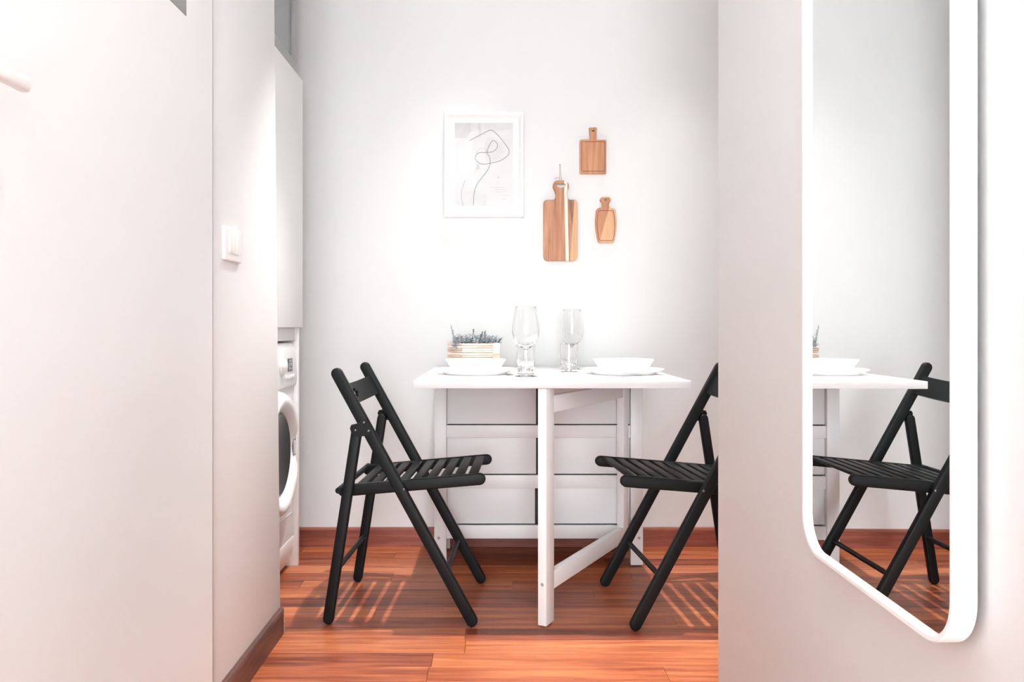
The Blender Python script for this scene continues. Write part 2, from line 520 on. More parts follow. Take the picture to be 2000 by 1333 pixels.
# ------------------------------------------------------------------ gateleg table
TX0, TX1, TY0, TZ = -0.254, 0.5804, 2.389, 0.74
table = thing('gateleg_table', 'white wooden gateleg table with drawers and one leaf raised', 'table', (0, 0, 0))
TH = 0.0228
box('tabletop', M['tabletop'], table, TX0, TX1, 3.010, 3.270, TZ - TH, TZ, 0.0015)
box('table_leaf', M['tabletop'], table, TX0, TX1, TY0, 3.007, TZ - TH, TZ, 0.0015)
BX0, BX1, FY, BY = -0.239, 0.547, 3.006, 3.262
PWD = 0.046
for (px, py) in ((BX0, FY), (BX1 - PWD, FY), (BX0, BY - 0.030), (BX1 - PWD, BY - 0.030)):
    lg = box('leg', M['table'], table, px, px + PWD, py, py + 0.030, 0.0045, TZ - TH - 0.0005, 0.0015)
    box('foot_glide', M['dark'], lg, px + 0.006, px + PWD - 0.006, py + 0.006, py + 0.024, 0, 0.0055, 0.001)
    if py == FY:
        xx = px + (0.017 if px < 0 else 0.031)
        bo = lathe('bolt', M['steel'], lg, [(0, 0), (0.0055, 0), (0.0055, 0.0015), (0.004, 0.0025), (0.0018, 0.0012), (0, 0.0012)], (xx, py, 0.107), 20, Matrix.Rotation(pi / 2, 4, 'X'))
IX0, IX1 = BX0 + PWD, BX1 - PWD
for (z0, z1) in ((0.483, 0.530), (0.292, 0.341), (0.102, 0.152)):
    box('rail', M['table'], table, IX0, IX1, FY + 0.010, FY + 0.026, z0, z1, 0.0012)
rows = [(0.534, 0.715), (0.345, 0.4825), (0.156, 0.2915)]
for k, (z0, z1) in enumerate(rows):
    xe = 0.1455 if k < 2 else 0.1415
    d1 = box('drawer_front', M['drawer'], table, IX0 + 0.001, xe, FY + 0.021, FY + 0.033, z0, z1, 0.001)
    d2 = box('drawer_front', M['drawer'], table, 0.1565, IX1 - 0.001, FY + 0.021, FY + 0.033, z0, z1, 0.001)
    for zz in ((z0 + 0.022, z1 - 0.012) if k else (z0 + 0.022, z0 + 0.125)):
        lathe('dowel_cap', M['table'], d1, [(0, 0), (0.0032, 0), (0.003, 0.0008), (0, 0.001)], (xe - 0.007, FY + 0.021, zz), 12, Matrix.Rotation(pi / 2, 4, 'X'))
box('gap_shade_carcass', M['dark'], table, IX0 + 0.002, IX1 - 0.002, FY + 0.040, BY - 0.012, 0.104, TZ - TH - 0.004, 0.001)  # charcoal backing, shade of the drawer gaps put into its colour
for sx in (BX0 + 0.008, BX1 - 0.026):
    box('end_panel', M['table'], table, sx, sx + 0.018, FY + 0.031, BY - 0.031, 0.104, TZ - TH - 0.001, 0.001)
box('back_panel', M['table'], table, IX0 + 0.001, IX1 - 0.001, BY - 0.011, BY - 0.002, 0.104, TZ - TH - 0.001, 0.001)
# swung-out gate
g = Vector((0.490, 0.872)); GL = 0.706
gate = bpy.data.objects.new('swing_gate', None); COL.objects.link(gate); gate.parent = table
gate.location = (0.1452, 2.389, 0); gate.rotation_euler = (0, 0, math.atan2(g.y, g.x))
GT = 0.028
lg = box('gate_leg', M['table'], gate, 0, 0.056, 0, GT, 0.004, TZ - TH - 0.0005, 0.0015)
gs = box('foot_glide', M['dark'], gate, 0.008, 0.048, 0.004, GT - 0.004, 0, 0.005, 0.001)
box('hinge_stile', M['table'], gate, GL - 0.045, GL, 0, GT, 0.085, TZ - TH - 0.0015, 0.0015)
box('gate_rail', M['table'], gate, 0.0555, GL - 0.0445, 0.003, GT - 0.003, 0.640, 0.692, 0.0015)
box('gate_rail', M['table'], gate, 0.0555, GL - 0.0445, 0.003, GT - 0.003, 0.100, 0.155, 0.0015)
mrot = Matrix.Rotation(-pi / 2, 4, 'Y')
lathe('bolt', M['steel'], gate, [(0, 0), (0.0055, 0), (0.0055, 0.0015), (0.004, 0.0025), (0.0018, 0.0012), (0, 0.0012)], (0, 0.013, 0.128), 20, mrot)
lathe('bolt_cap', M['table'], gate, [(0, 0), (0.0060, 0), (0.0060, 0.0012), (0.0045, 0.0018), (0.002, 0.001), (0, 0.001)], (0, 0.013, 0.664), 20, mrot)

# ------------------------------------------------------------------ folding chairs
def make_chair(label):
    ch = thing('folding_chair', label, 'chair', group='black folding chairs at the table')
    W = 0.213           # half width
    foot, top = (0.2177, 0.018), (-0.1917, 0.760)
    rfoot, rtop = (-0.218, 0.0165), (-0.132, 0.580)
    my = Matrix.Rotation(pi / 2, 4, 'X')
    def cap(name, parent, x, z, side, r=0.0042):
        m = my if side < 0 else Matrix.Rotation(-pi / 2, 4, 'X')
        return lathe(name, M['screw'], parent, [(0, 0), (r, 0), (r * 0.9, 0.0015), (r * 0.5, 0.0025), (0, 0.0027)], (x, side * W, z), 14, m)
    for s in (-1, 1):
        y0, y1 = sorted((s * W, s * (W - 0.021)))
        bm = bmesh.new(); add_prism(bm, stadium(foot, top, 0.0175), y0, y1, 0.005, 3)
        up = done(bm, 'back_upright', M['black'], ch, smooth=True)
        bm = bmesh.new(); add_prism(bm, stadium(rfoot, rtop, 0.0160), y0, y1, 0.005, 3)
        rl = done(bm, 'leg', M['black'], ch, smooth=True)
        # bracket between leg and upright, on both faces
        bp = [(-0.150, 0.596), (-0.146, 0.606), (-0.122, 0.612), (-0.108, 0.628), (-0.098, 0.622), (-0.088, 0.594), (-0.084, 0.580), (-0.094, 0.574), (-0.110, 0.572), (-0.126, 0.570), (-0.146, 0.582)]
        bm = bmesh.new()
        add_prism(bm, bp, s * (W - 0.0005) if s < 0 else s * (W - 0.0005), s * (W + 0.0015), 0.0004, 1)
        br = done(bm, 'hinge_bracket', M['black'], ch, smooth=False)
        for (sx, sz) in ((-0.133, 0.590), (-0.107, 0.613), (-0.093, 0.588)):
            c = cap('screw', br, sx, sz, s); c.location.y = s * (W + 0.0014)
        # seat rail
        ry0, ry1 = sorted((s * (W - 0.0225), s * (W - 0.044)))
        bm = bmesh.new(); add_prism(bm, stadium((-0.176, 0.401), (0.240, 0.440), 0.0178), ry0, ry1, 0.005, 3)
        done(bm, 'seat_rail', M['black'], ch, smooth=True)
        cap('pivot_screw', up, 0.0135, 0.4125, s)
    d = Vector((0.416, 0.039)).normalized()
    # slats
    for k in range(9):
        u = 0.052 + k * 0.0430
        cx, cz = -0.176 + d.x * u, 0.401 + d.y * u + 0.0115
        bm = bmesh.new(); add_box(bm, -0.0150, 0.0150, -(W - 0.0435), W - 0.0435, -0.0045, 0.0045, 0.0025, 2)
        o = done(bm, 'seat_slat', M['black'], ch, smooth=True, loc=(cx, 0, cz))
        o.rotation_euler = (0, -math.atan2(d.y, d.x), 0)
    # rods
    tube('stretcher', M['black'], ch, [(-0.1845, -W - 0.006, 0.408), (-0.1845, W + 0.006, 0.408)], 0.0092, 14)
    tube('stretcher', M['black'], ch, [(-0.1945, -(W - 0.018), 0.163), (-0.1945, W - 0.018, 0.163)], 0.0085, 14)
    tube('stretcher', M['black'], ch, [(0.139, -(W - 0.018), 0.155), (0.139, W - 0.018, 0.155)], 0.0085, 14)
    # curved backrest board with hand hole
    u2 = Vector((-0.48, 0.877)).normalized(); n2 = Vector((0.877, 0.48))
    c0 = Vector((-0.1565, 0.7005))
    NY, NH = 24, 7
    HW = W - 0.0195
    bm = bmesh.new(); vs = {}
    for i in range(NY + 1):
        yy = -HW + 2 * HW * i / NY
        bend = -0.030 * (1 - (yy / HW) ** 2)
        for j in range(NH + 1):
            hh = -0.035 + 0.070 * j / NH
            ya = yy
            if j in (3, 4) and i in (10, 14):      # soften the hole ends
                ya = yy
            p = c0 + u2 * hh + n2 * (bend + 0.002)
            vs[i, j] = bm.verts.new((p.x, ya, p.y))
    for i in range(NY):
        for j in range(NH):
            if 10 <= i < 14 and 2 <= j < 5 and not ((i in (10, 13)) and j in (2, 4)):
                continue
            bm.faces.new((vs[i, j], vs[i + 1, j], vs[i + 1, j + 1], vs[i, j + 1]))
    bmesh.ops.delete(bm, geom=[v for v in bm.verts if not v.link_faces], context='VERTS')
    bmesh.ops.solidify(bm, geom=bm.faces[:], thickness=0.011)
    done(bm, 'backrest', M['black'], ch, smooth=True)
    return ch

chair = make_chair('black slatted wooden folding chair beside the washing machine, left of the table')
chair.location = (-0.286, 2.615, 0); chair.rotation_euler = (0, 0, radians(-2.6))
chair2 = copy_tree(chair)
chair2['label'] = 'black slatted wooden folding chair right of the table, half hidden by the wall'
chair2.location = (0.608, 2.592, 0); chair2.rotation_euler = (0, 0, radians(180 + 5.0))

# ------------------------------------------------------------------ tableware
def mat_(x0, x1, label):
    o = box('placemat', M['linen'], None, -(x1 - x0) / 2, (x1 - x0) / 2, -0.21, 0.21, 0, 0.0022, 0.0008)
    o.location = ((x0 + x1) / 2, 2.775, TZ)
    return tag(o, label, 'placemat', 'white placemats on the table')
mat_(-0.222, 0.030, 'thin white placemat under the plate in front of the plant crate')
mat_(0.286, 0.548, 'thin white placemat under the plate at the right chair')

def plate(x, label):
    R = 0.136
    pr = [(0, 0), (0.098, 0), (0.104, 0.001), (0.107, 0.0035), (0.120, 0.010), (R - 0.001, 0.0170), (R, 0.0190), (R - 0.003, 0.0195),
          (0.118, 0.0135), (0.104, 0.0075), (0.090, 0.0055), (0, 0.0050)]
    o = lathe('dinner_plate', M['china'], None, pr, (x, 2.705, TZ + 0.0022), 72)
    return tag(o, label, 'plate', 'white dinner plates')
plate(-0.0744, 'round white dinner plate under the bowl in front of the plant crate')
plate(0.4258, 'round white dinner plate under the bowl on the right of the table')
def bowl(x, label):
    pr = [(0, 0), (0.062, 0), (0.070, 0.0015), (0.077, 0.006), (0.0985, 0.0385), (0.1025, 0.0430), (0.1020, 0.0450), (0.1000, 0.0452), (0.0945, 0.0390),
          (0.074, 0.0085), (0.064, 0.0045), (0, 0.0040)]
    o = lathe('soup_bowl', M['china'], None, pr, (x, 2.705, TZ + 0.0022 + 0.0054), 72)
    return tag(o, label, 'bowl', 'white bowls on plates')
bowl(-0.0744, 'white flared bowl standing in front of the plant crate')
bowl(0.4258, 'white flared bowl to the right of the glasses')

def wine_glass(x, y, label):
    t = 0.0011
    outer = [(0.0365, 0.0), (0.0370, 0.0010), (0.030, 0.0030), (0.014, 0.0065), (0.0055, 0.0120), (0.0038, 0.022), (0.0034, 0.045), (0.0036, 0.070), (0.0048, 0.083),
             (0.0100, 0.0905), (0.0210, 0.0970), (0.0330, 0.1085), (0.0415, 0.1250), (0.0450, 0.1420), (0.0452, 0.1520), (0.0435, 0.1720), (0.0395, 0.1950), (0.0345, 0.2165), (0.0318, 0.2270)]
    inner = [(0.0308, 0.2270), (0.0334, 0.2165), (0.0384, 0.1950), (0.0424, 0.1720), (0.0441, 0.1520), (0.0438, 0.1420), (0.0402, 0.1255), (0.0318, 0.1098), (0.0200, 0.0990), (0.0090, 0.0938), (0, 0.0925)]
    o = lathe('wine_glass', M['glass'], None, [(0, 0)] + outer + [(0.0313, 0.2274)] + inner, (x, y, TZ + 0.0004), 56)
    return tag(o, label, 'wine glass', 'clear wine glasses')
def tumbler(x, y, label):
    t = thing('water_tumbler', label, 'glass', (x, y, TZ + 0.0004), 0, 'clear water tumblers')
    outer = [(0.0280, 0), (0.0292, 0.0012), (0.0294, 0.010), (0.0300, 0.030), (0.0312, 0.065), (0.0326, 0.1000)]
    inner = [(0.0312, 0.1000), (0.0298, 0.065), (0.0284, 0.035), (0.0268, 0.026), (0.018, 0.0225), (0, 0.0215)]
    lathe('body', M['glass'], t, [(0, 0)] + outer + [(0.0319, 0.1006)] + inner, None, 40)
    return t
wine_glass(0.0917, 2.60, 'clear wine glass with a wide bowl, nearer the front table edge')
wine_glass(0.2816, 3.03, 'clear wine glass farther back, closer to the wall')
tumbler(0.0960, 2.735, 'clear thick-based tumbler behind the nearer wine glass')
tumbler(0.2565, 2.87, 'clear thick-based tumbler in front of the farther wine glass')

# fork resting on the rim of the right plate
fk = thing('fork', 'steel fork lying at the front of the right plate', 'fork', (0.375, 2.548, TZ + 0.0022), radians(28))
bm = bmesh.new(); add_box(bm, -0.055, 0.045, -0.0045, 0.0045, 0.0, 0.0022, 0.0008); done(bm, 'handle', M['cutlery'], fk, smooth=True)
bm = bmesh.new(); add_box(bm, 0.044, 0.062, -0.0105, 0.0105, 0.0, 0.0018, 0.0007); done(bm, 'fork_head', M['cutlery'], fk, smooth=True)
for k in range(4):
    yy = -0.0086 + k * 0.0057
    bm = bmesh.new(); add_box(bm, 0.061, 0.100, yy - 0.0014, yy + 0.0014, 0.0, 0.0016, 0.0005); done(bm, 'tine', M['cutlery'], fk)

# ------------------------------------------------------------------ plant in whitewashed crate
pc = thing('crate_planter', 'whitewashed slatted wooden crate planted with grey-green sprigs', 'potted plant', (-0.091, 3.070, TZ), radians(0))
CW, CD, CH = 0.200, 0.100, 0.098
rr = random.Random(5)
# plan: left facet is a short face angled to the camera, front face beside it
A = Vector((-0.104, 0.022)); B = Vector((-0.043, -0.050)); Cc = Vector((0.100, -0.044)); D = Vector((0.090, 0.052)); E = Vector((-0.080, 0.060))
def slat_between(p, q, z0, z1, mat, th=0.006):
    dd = (q - p); L = dd.length
    bm = bmesh.new(); add_box(bm, 0, L, 0, th, 0, z1 - z0, 0.0012, 1)
    o = done(bm, 'crate_slat', mat, pc, loc=(p.x, p.y, z0)); o.rotation_euler = (0, 0, math.atan2(dd.y, dd.x))
NS = 11
for k in range(NS):
    z0 = 0.002 + k * CH / NS; z1 = z0 + CH / NS - 0.0010
    lowm = M['crate_worn'] if k <= 5 else M['crate']
    slat_between(A, B, z0, z1, M['crate_worn'] if k in (0, 1, 2, 3, 4, 5, 8, 10) else M['crate'])
    slat_between(B, Cc, z0, z1, lowm)
    slat_between(Cc, D, z0, z1, M['crate'])
    slat_between(D, E, z0, z1, M['crate'])
    slat_between(E, A, z0, z1, M['crate'])
bm = bmesh.new(); add_box(bm, 0.074, 0.099, -0.054, -0.047, 0.0, CH + 0.003, 0.001); done(bm, 'corner_post', M['crate'], pc)
bm = bmesh.new(); add_box(bm, 0.074, 0.099, -0.0546, -0.0535, 0.044, 0.062, 0.0003); done(bm, 'worn_patch', M['crate_worn'], pc)
bm = bmesh.new()
vs = [bm.verts.new((p.x * 0.9, p.y * 0.9 + 0.002, 0.083)) for p in (A, B, Cc, D, E)]
vs2 = [bm.verts.new((p.x * 0.9, p.y * 0.9 + 0.002, 0.004)) for p in (A, B, Cc, D, E)]
bm.faces.new(vs); bm.faces.new(list(reversed(vs2)))
for i in range(5):
    bm.faces.new((vs[i], vs2[i], vs2[(i + 1) % 5], vs[(i + 1) % 5]))
done(bm, 'soil', M['soil'], pc)
def sprig(x, y, h, lx, ly, mat, dens=1.0, leaf=0.010):
    bm = bmesh.new()
    n = 7
    pts = []
    for i in range(n + 1):
        t = i / n
        pts.append(Vector((x + lx * t ** 1.4, y + ly * t ** 1.4, 0.078 + h * t)))
    add_tube(bm, pts, 0.0011, 5)
    nl = int(h / 0.0032 * dens)
    for k in range(nl):
        t = 0.10 + 0.90 * k / nl
        i = min(int(t * n), n - 1); f = t * n - i
        p = pts[i].lerp(pts[i + 1], f)
        a = k * 2.4 + rr.uniform(-.5, .5)
        up = rr.uniform(0.35, 0.9)
        dv = Vector((cos(a), sin(a), up)).normalized()
        L = leaf * rr.uniform(0.6, 1.1) * (1.15 - 0.5 * t)
        s = dv.cross(Vector((0, 0, 1))).normalized() * L * 0.32
        nrm = s.cross(dv).normalized() * L * 0.10
        q0 = bm.verts.new(p); q1 = bm.verts.new(p + dv * L * 0.5 + s + nrm); q2 = bm.verts.new(p + dv * L); q3 = bm.verts.new(p + dv * L * 0.5 - s + nrm)
        q4 = bm.verts.new(p + dv * L * 0.5 - nrm)
        bm.faces.new((q0, q1, q2)); bm.faces.new((q0, q2, q3)); bm.faces.new((q0, q4, q1)); bm.faces.new((q4, q2, q1)); bm.faces.new((q0, q3, q4)); bm.faces.new((q4, q3, q2))
    done(bm, 'sprig', mat, pc)
for k in range(110):
    x = rr.uniform(-0.076, 0.082); y = rr.uniform(-0.030, 0.036)
    h = rr.uniform(0.030, 0.062) * (1 - 0.25 * abs(x) / 0.09)
    sprig(x, y, h, rr.uniform(-0.016, 0.018) + x * 0.22, rr.uniform(-0.016, 0.006), rr.choice([M['sprig'], M['sprig'], M['sprig2'], M['sprig3'], M['sprig3']]), 1.3, 0.016)
for (x, h, lx, m) in ((-0.071, 0.088, -0.016, 'sprig'), (-0.002, 0.076, 0.000, 'sprig2'), (0.016, 0.066, 0.018, 'sprig2'), (0.036, 0.070, 0.008, 'sprig2'),
                      (0.070, 0.044, 0.026, 'sprig'), (0.074, 0.036, 0.030, 'sprig2'), (-0.050, 0.062, -0.004, 'sprig3'), (0.055, 0.052, 0.018, 'sprig')):
    sprig(x, -0.02, h, lx, 0.0, M[m], 1.5, 0.012)

# ------------------------------------------------------------------ framed print
KW = WALL_Y / 1560.0
def wx(px, d=WALL_Y): return (px - 972) * d / 1560
def wz(py, d=WALL_Y): return 0.90 + (640 - py) * d / 1560
FD = 0.032
pf = thing('picture_frame', 'white framed abstract line drawing on the wall left of the cutting boards', 'picture', (0, WALL_Y, 0))
dF = WALL_Y - FD
fx0, fx1, fz0, fz1 = wx(867.5, dF), wx(1023, dF), wz(423.5, dF), wz(218.5, dF)
def frame_side(pa, pb, na, nb):
    """mitred moulding from corner pa to pb; na,nb inward diagonals"""
    prof = [(0, 0), (0, -FD + 0.002), (0.002, -FD), (0.010, -FD), (0.020, -FD + 0.014), (0.021, -0.010), (0.021, 0)]
    bm = bmesh.new()
    a = [bm.verts.new((pa[0] + na[0] * p[0], p[1], pa[1] + na[1] * p[0])) for p in prof]
    c = [bm.verts.new((pb[0] + nb[0] * p[0], p[1], pb[1] + nb[1] * p[0])) for p in prof]
    bm.faces.new(a); bm.faces.new(list(reversed(c)))
    for i in range(len(prof)):
        j = (i + 1) % len(prof); bm.faces.new((a[i], a[j], c[j], c[i]))
    done(bm, 'frame_moulding', M['frame'], pf)
cs = [(fx0, fz0), (fx1, fz0), (fx1, fz1), (fx0, fz1)]; ns = [(1, 1), (-1, 1), (-1, -1), (1, -1)]
for i in range(4):
    frame_side(cs[i], cs[(i + 1) % 4], ns[i], ns[(i + 1) % 4])
MY = -0.0120
box('passe_partout', M['passe'], pf, fx0 + 0.020, fx1 - 0.020, MY, MY + 0.006, fz0 + 0.020, fz1 - 0.020, 0)
dP = WALL_Y + MY
ax0, ax1, az0, az1 = wx(888, dP), wx(1002, dP), wz(403.5, dP), wz(240, dP)
art = box('art_print', M['print'], pf, ax0, ax1, MY - 0.0006, MY, az0, az1, 0)
# coordinates inside the print from a 952x1333 close-up of the 150x210 px area at (870,220)
def ap(u, v, lift=0.0):
    return Vector((wx(870 + u * 150 / 952, dP), MY - 0.0007 - lift, wz(220 + v * 210 / 1333, dP)))
def ribbon(pts, w, mat, name, lift=0.0006, closed=False, sub=8):
    P = smooth_pts([ap(u, v, lift) for u, v in pts], sub, closed)
    if closed: P.append(P[0])
    bm = bmesh.new(); L = []; n = len(P)
    for i, p in enumerate(P):
        d = (P[min(i + 1, n - 1)] - P[max(i - 1, 0)]); d.y = 0
        d.normalize(); s = Vector((-d.z, 0, d.x)) * (w / 2)
        L.append((bm.verts.new(p + s), bm.verts.new(p - s)))
    for (a, b), (c, d_) in zip(L[:-1], L[1:]):
        bm.faces.new((a, b, d_, c))
    done(bm, name, mat, art)
def patch(pts, mat, name, lift, smooth=True):
    P = smooth_pts([ap(u, v, lift) for u, v in pts], 6, True) if smooth else [ap(u, v, lift) for u, v in pts]
    bm = bmesh.new(); bm.faces.new([bm.verts.new(p) for p in P]); done(bm, name, mat, art)
patch([(116, 130), (310, 130), (320, 230), (265, 315), (116, 318)], M['wash'], 'grey_wash', 0.0001, False)
patch([(116, 130), (838, 130), (838, 205), (600, 235), (430, 190), (330, 240), (116, 240)], M['wash2'], 'grey_wash', 0.00005, False)
patch([(375, 640), (418, 640), (425, 705), (370, 710)], M['wash'], 'grey_wash', 0.0001, False)
patch([(400, 130), (440, 130), (440, 240), (425, 340), (415, 215), (395, 205)], M['wash'], 'grey_wash', 0.0001, False)
patch([(115, 960), (400, 975), (520, 1010), (500, 1155), (115, 1150)], M['wash2'], 'grey_wash', 0.00005, False)
patch([(500, 330), (640, 330), (740, 480), (640, 590), (500, 590)], M['wash2'], 'grey_wash', 0.00006)
patch([(165, 510), (240, 440), (250, 330), (340, 360), (320, 480), (390, 560), (375, 690), (300, 780), (215, 780), (165, 680)], M['wash3'], 'pale_vase', 0.0002)
ribbon([(290, 352), (420, 285), (545, 222), (600, 235), (680, 315), (770, 435), (790, 490), (765, 540), (680, 598), (560, 628), (460, 640), (400, 615), (370, 565), (385, 520), (430, 497), (520, 494), (600, 480), (645, 420), (630, 370), (590, 348), (560, 380), (515, 490), (548, 560), (550, 640), (520, 720), (450, 810), (385, 905), (355, 1010), (347, 1152)], 0.0020, M['ink'], 'ink_line')
ribbon([(248, 835), (215, 920), (197, 1010), (205, 1100), (222, 1158)], 0.0019, M['ink_pale'], 'ink_line')
ribbon([(385, 500), (410, 460), (460, 445), (500, 460), (515, 490)], 0.0010, M['ink_pale'], 'ink_line')
ribbon([(330, 745), (390, 705), (460, 700), (540, 712), (610, 755), (660, 800)], 0.0010, M['wash'], 'ink_line')
ribbon([(240, 935), (360, 965), (480, 972), (600, 965)], 0.0010, M['wash'], 'ink_line')
ribbon([(655, 795), (662, 806), (656, 812)], 0.0024, M['ink_pale'], 'ink_line')
for (u0, u1, v) in ((560, 725, 928), (610, 770, 955), (615, 775, 984), (690, 800, 1026), (705, 755, 1074)):
    n = int((u1 - u0) / 12)
    ribbon([(u0 + (u1 - u0) * i / n, v + (7 if i % 2 else -5) * rr.uniform(.3, 1)) for i in range(n + 1)], 0.0008, M['ink_pale'], 'handwriting', sub=3)

# ------------------------------------------------------------------ cutting boards on the wall
BT = 0.014
dB = WALL_Y - BT - 0.004
def bx(px): return wx(px, dB)
def bz(py): return wz(py, dB)
def fillet(pts, radii, n=5):
    out = []
    N = len(pts)
    for i in range(N):
        p = Vector(pts[i]); a = Vector(pts[i - 1]); b = Vector(pts[(i + 1) % N]); r = radii[i]
        if r <= 0:
            out.append(tuple(p)); continue
        da = (a - p).normalized(); db = (b - p).normalized()
        p0, p2 = p + da * r, p + db * r
        for k in range(n + 1):
            t = k / n
            out.append(tuple((1 - t) ** 2 * p0 + 2 * t * (1 - t) * p + t * t * p2))
    return out
def circle(cx, cz, r, n=16, rz=None):
    return [(cx + r * cos(2 * pi * i / n), cz + (rz or r) * sin(2 * pi * i / n)) for i in range(n)]
def board(name, label, loops, mats, cuts=()):
    """mats: list of (material) for strips separated by the planes in cuts [(point_x, slope)]"""
    cxm = sum(p[0] for p in loops[0]) / len(loops[0]); czm = min(p[1] for p in loops[0])
    t = thing(name, label, 'cutting board', (cxm, WALL_Y, czm), 0, 'wooden cutting boards on the wall')
    base = outline_bm([[(p[0] - cxm, p[1] - czm) for p in lp] for lp in loops], BT, 0.0018)
    base.transform(Matrix.Translation((0, -BT / 2 - 0.004, 0)))
    planes = [(Vector((c[0] - cxm, 0, c[2] - czm)), Vector((cos(c[1]), 0, sin(c[1])))) for c in cuts]
    for k, m in enumerate(mats):
        b2 = base.copy()
        if k > 0:
            co, no = planes[k - 1]
            r = bmesh.ops.bisect_plane(b2, geom=b2.verts[:] + b2.edges[:] + b2.faces[:], plane_co=co, plane_no=no, clear_inner=True)
            e = [x for x in r['geom_cut'] if isinstance(x, bmesh.types.BMEdge)]; bmesh.ops.holes_fill(b2, edges=b2.edges[:], sides=0)
        if k < len(planes):
            co, no = planes[k]
            r = bmesh.ops.bisect_plane(b2, geom=b2.verts[:] + b2.edges[:] + b2.faces[:], plane_co=co, plane_no=no, clear_outer=True)
            bmesh.ops.holes_fill(b2, edges=b2.edges[:], sides=0)
        done(b2, 'wood_strip' if len(mats) > 1 else 'board', m, t)
    base.free()
    t['_o'] = 0; del t['_o']
    return t, cxm, czm
def groove(t, cxm, czm, pts, r=0.0016):
    P = [(p[0] - cxm, -BT - 0.004 + 0.0006, p[1] - czm) for p in pts]; P.append(P[0])
    tube('juice_groove_shade', M['groove'], t, P, r, 8)  # dark ring instead of a recess, the groove's shade is in its colour
# A: square board with a straight handle
oA = fillet([(bx(1132.5), bz(339.5)), (bx(1184), bz(339.5)), (bx(1184), bz(273)), (bx(1165.5), bz(273)), (bx(1164.5), bz(268)), (bx(1166.5), bz(249)), (bx(1150), bz(249)), (bx(1152.5), bz(268)), (bx(1151.5), bz(273)), (bx(1132.5), bz(273))],
            [.005, .005, .008, .003, .006, .006, .006, .006, .003, .008])
t, cxm, czm = board('cutting_board', 'small square wooden cutting board with straight handle, topmost on the wall', [oA, circle(bx(1158.3), bz(254.5), 0.0042)], [M['acacia_warm']])
groove(t, cxm, czm, round_rect(bx(1136), bx(1181), bz(334.5), bz(277), 0.004))
def hook(t, x, z):
    lathe('hanging_nail', M['screw'], t, [(0, 0), (0.0022, 0), (0.0022, 0.010), (0.0038, 0.0105), (0.0032, 0.0125), (0, 0.013)], (x, -BT - 0.004 + 0.004, z), 14, Matrix.Rotation(pi / 2, 4, 'X'))
hook(t, bx(1158.3) - cxm, bz(253.8) - czm)
# C: small rounded board
oC = fillet([(bx(1168), bz(474.5)), (bx(1200), bz(474.5)), (bx(1205.5), bz(440)), (bx(1202.5), bz(408)), (bx(1190), bz(405.5)), (bx(1189), bz(397)), (bx(1194), bz(391)), (bx(1190.5), bz(385.5)),
             (bx(1174.5), bz(385.5)), (bx(1171), bz(391)), (bx(1176.5), bz(397)), (bx(1176), bz(405.5)), (bx(1164.5), bz(408)), (bx(1162), bz(440))],
            [.012, .012, .028, .012, .004, .004, .006, .005, .005, .006, .004, .004, .012, .028])
t, cxm, czm = board('cutting_board', 'small rounded two-tone wooden cutting board, lowest on the right', [oC, circle(bx(1183), bz(390.5), 0.0040)], [M['acacia_warm'], M['acacia_pale']], [(bx(1180), radians(-16), bz(440))])
groove(t, cxm, czm, fillet([(bx(1170), bz(470.5)), (bx(1198), bz(470.5)), (bx(1201.5), bz(440)), (bx(1198.5), bz(411.5)), (bx(1168.5), bz(411.5)), (bx(1165.8), bz(440))], [.012, .012, .02, .012, .012, .02]))
hook(t, bx(1183) - cxm, bz(389.8) - czm)
# B: large board with pale stripe and moon-shaped handle hole
oB = fillet([(bx(1061.5), bz(510)), (bx(1128), bz(510)), (bx(1128), bz(390.5)), (bx(1110.5), bz(390.5)), (bx(1105.5), bz(381)), (bx(1112.5), bz(363)), (bx(1106.5), bz(352.5)), (bx(1084.5), bz(352.5)), (bx(1078.5), bz(363)), (bx(1086.5), bz(381)), (bx(1083), bz(390.5)), (bx(1061.5), bz(390.5))],
            [.020, .020, .017, .008, .012, .012, .012, .012, .012, .012, .008, .017])
hB = [(bx(1086.5) + (bx(1104.5) - bx(1086.5)) * i / 8, bz(359.5)) for i in range(9)]
hB = hB + [(bx(1095.5) + (bx(1104.5) - bx(1095.5)) * cos(a), bz(359.5) - (bz(358.0) - bz(366.0)) * sin(a)) for a in [pi * k / 10 for k in range(1, 10)]]
t, cxm, czm = board('cutting_board', 'largest wooden cutting board with a cream stripe and rounded handle', [oB, hB], [M['acacia'], M['maple'], M['acacia_dark'], M['acacia_pale']],
                    [(bx(1103.5), radians(1.2), bz(440)), (bx(1109.6), radians(1.2), bz(440)), (bx(1118.5), radians(-4), bz(440))])
tube('hanging_string', M['string'], t, [(bx(1093.5) - cxm, -0.012, bz(356) - czm), (bx(1093.2) - cxm, -0.010, bz(340) - czm), (bx(1094) - cxm, -0.006, bz(322) - czm)], 0.0011, 6)
tube('hanging_string', M['string'], t, [(bx(1097.5) - cxm, -0.012, bz(356) - czm), (bx(1096) - cxm, -0.010, bz(340) - czm), (bx(1094.4) - cxm, -0.006, bz(322) - czm)], 0.0009, 6)
tube('string_end', M['string'], t, [(bx(1083) - cxm, -0.008, bz(347.5) - czm), (bx(1088) - cxm, -0.009, bz(346.3) - czm), (bx(1094) - cxm, -0.010, bz(347.5) - czm)], 0.0009, 6)
lathe('hanging_nail', M['screw'], t, [(0, 0), (0.0012, 0), (0.0012, 0.008), (0.0025, 0.0085), (0.002, 0.0095), (0, 0.01)], (bx(1094) - cxm, -0.0005, bz(321.5) - czm), 12, Matrix.Rotation(pi / 2, 4, 'X'))

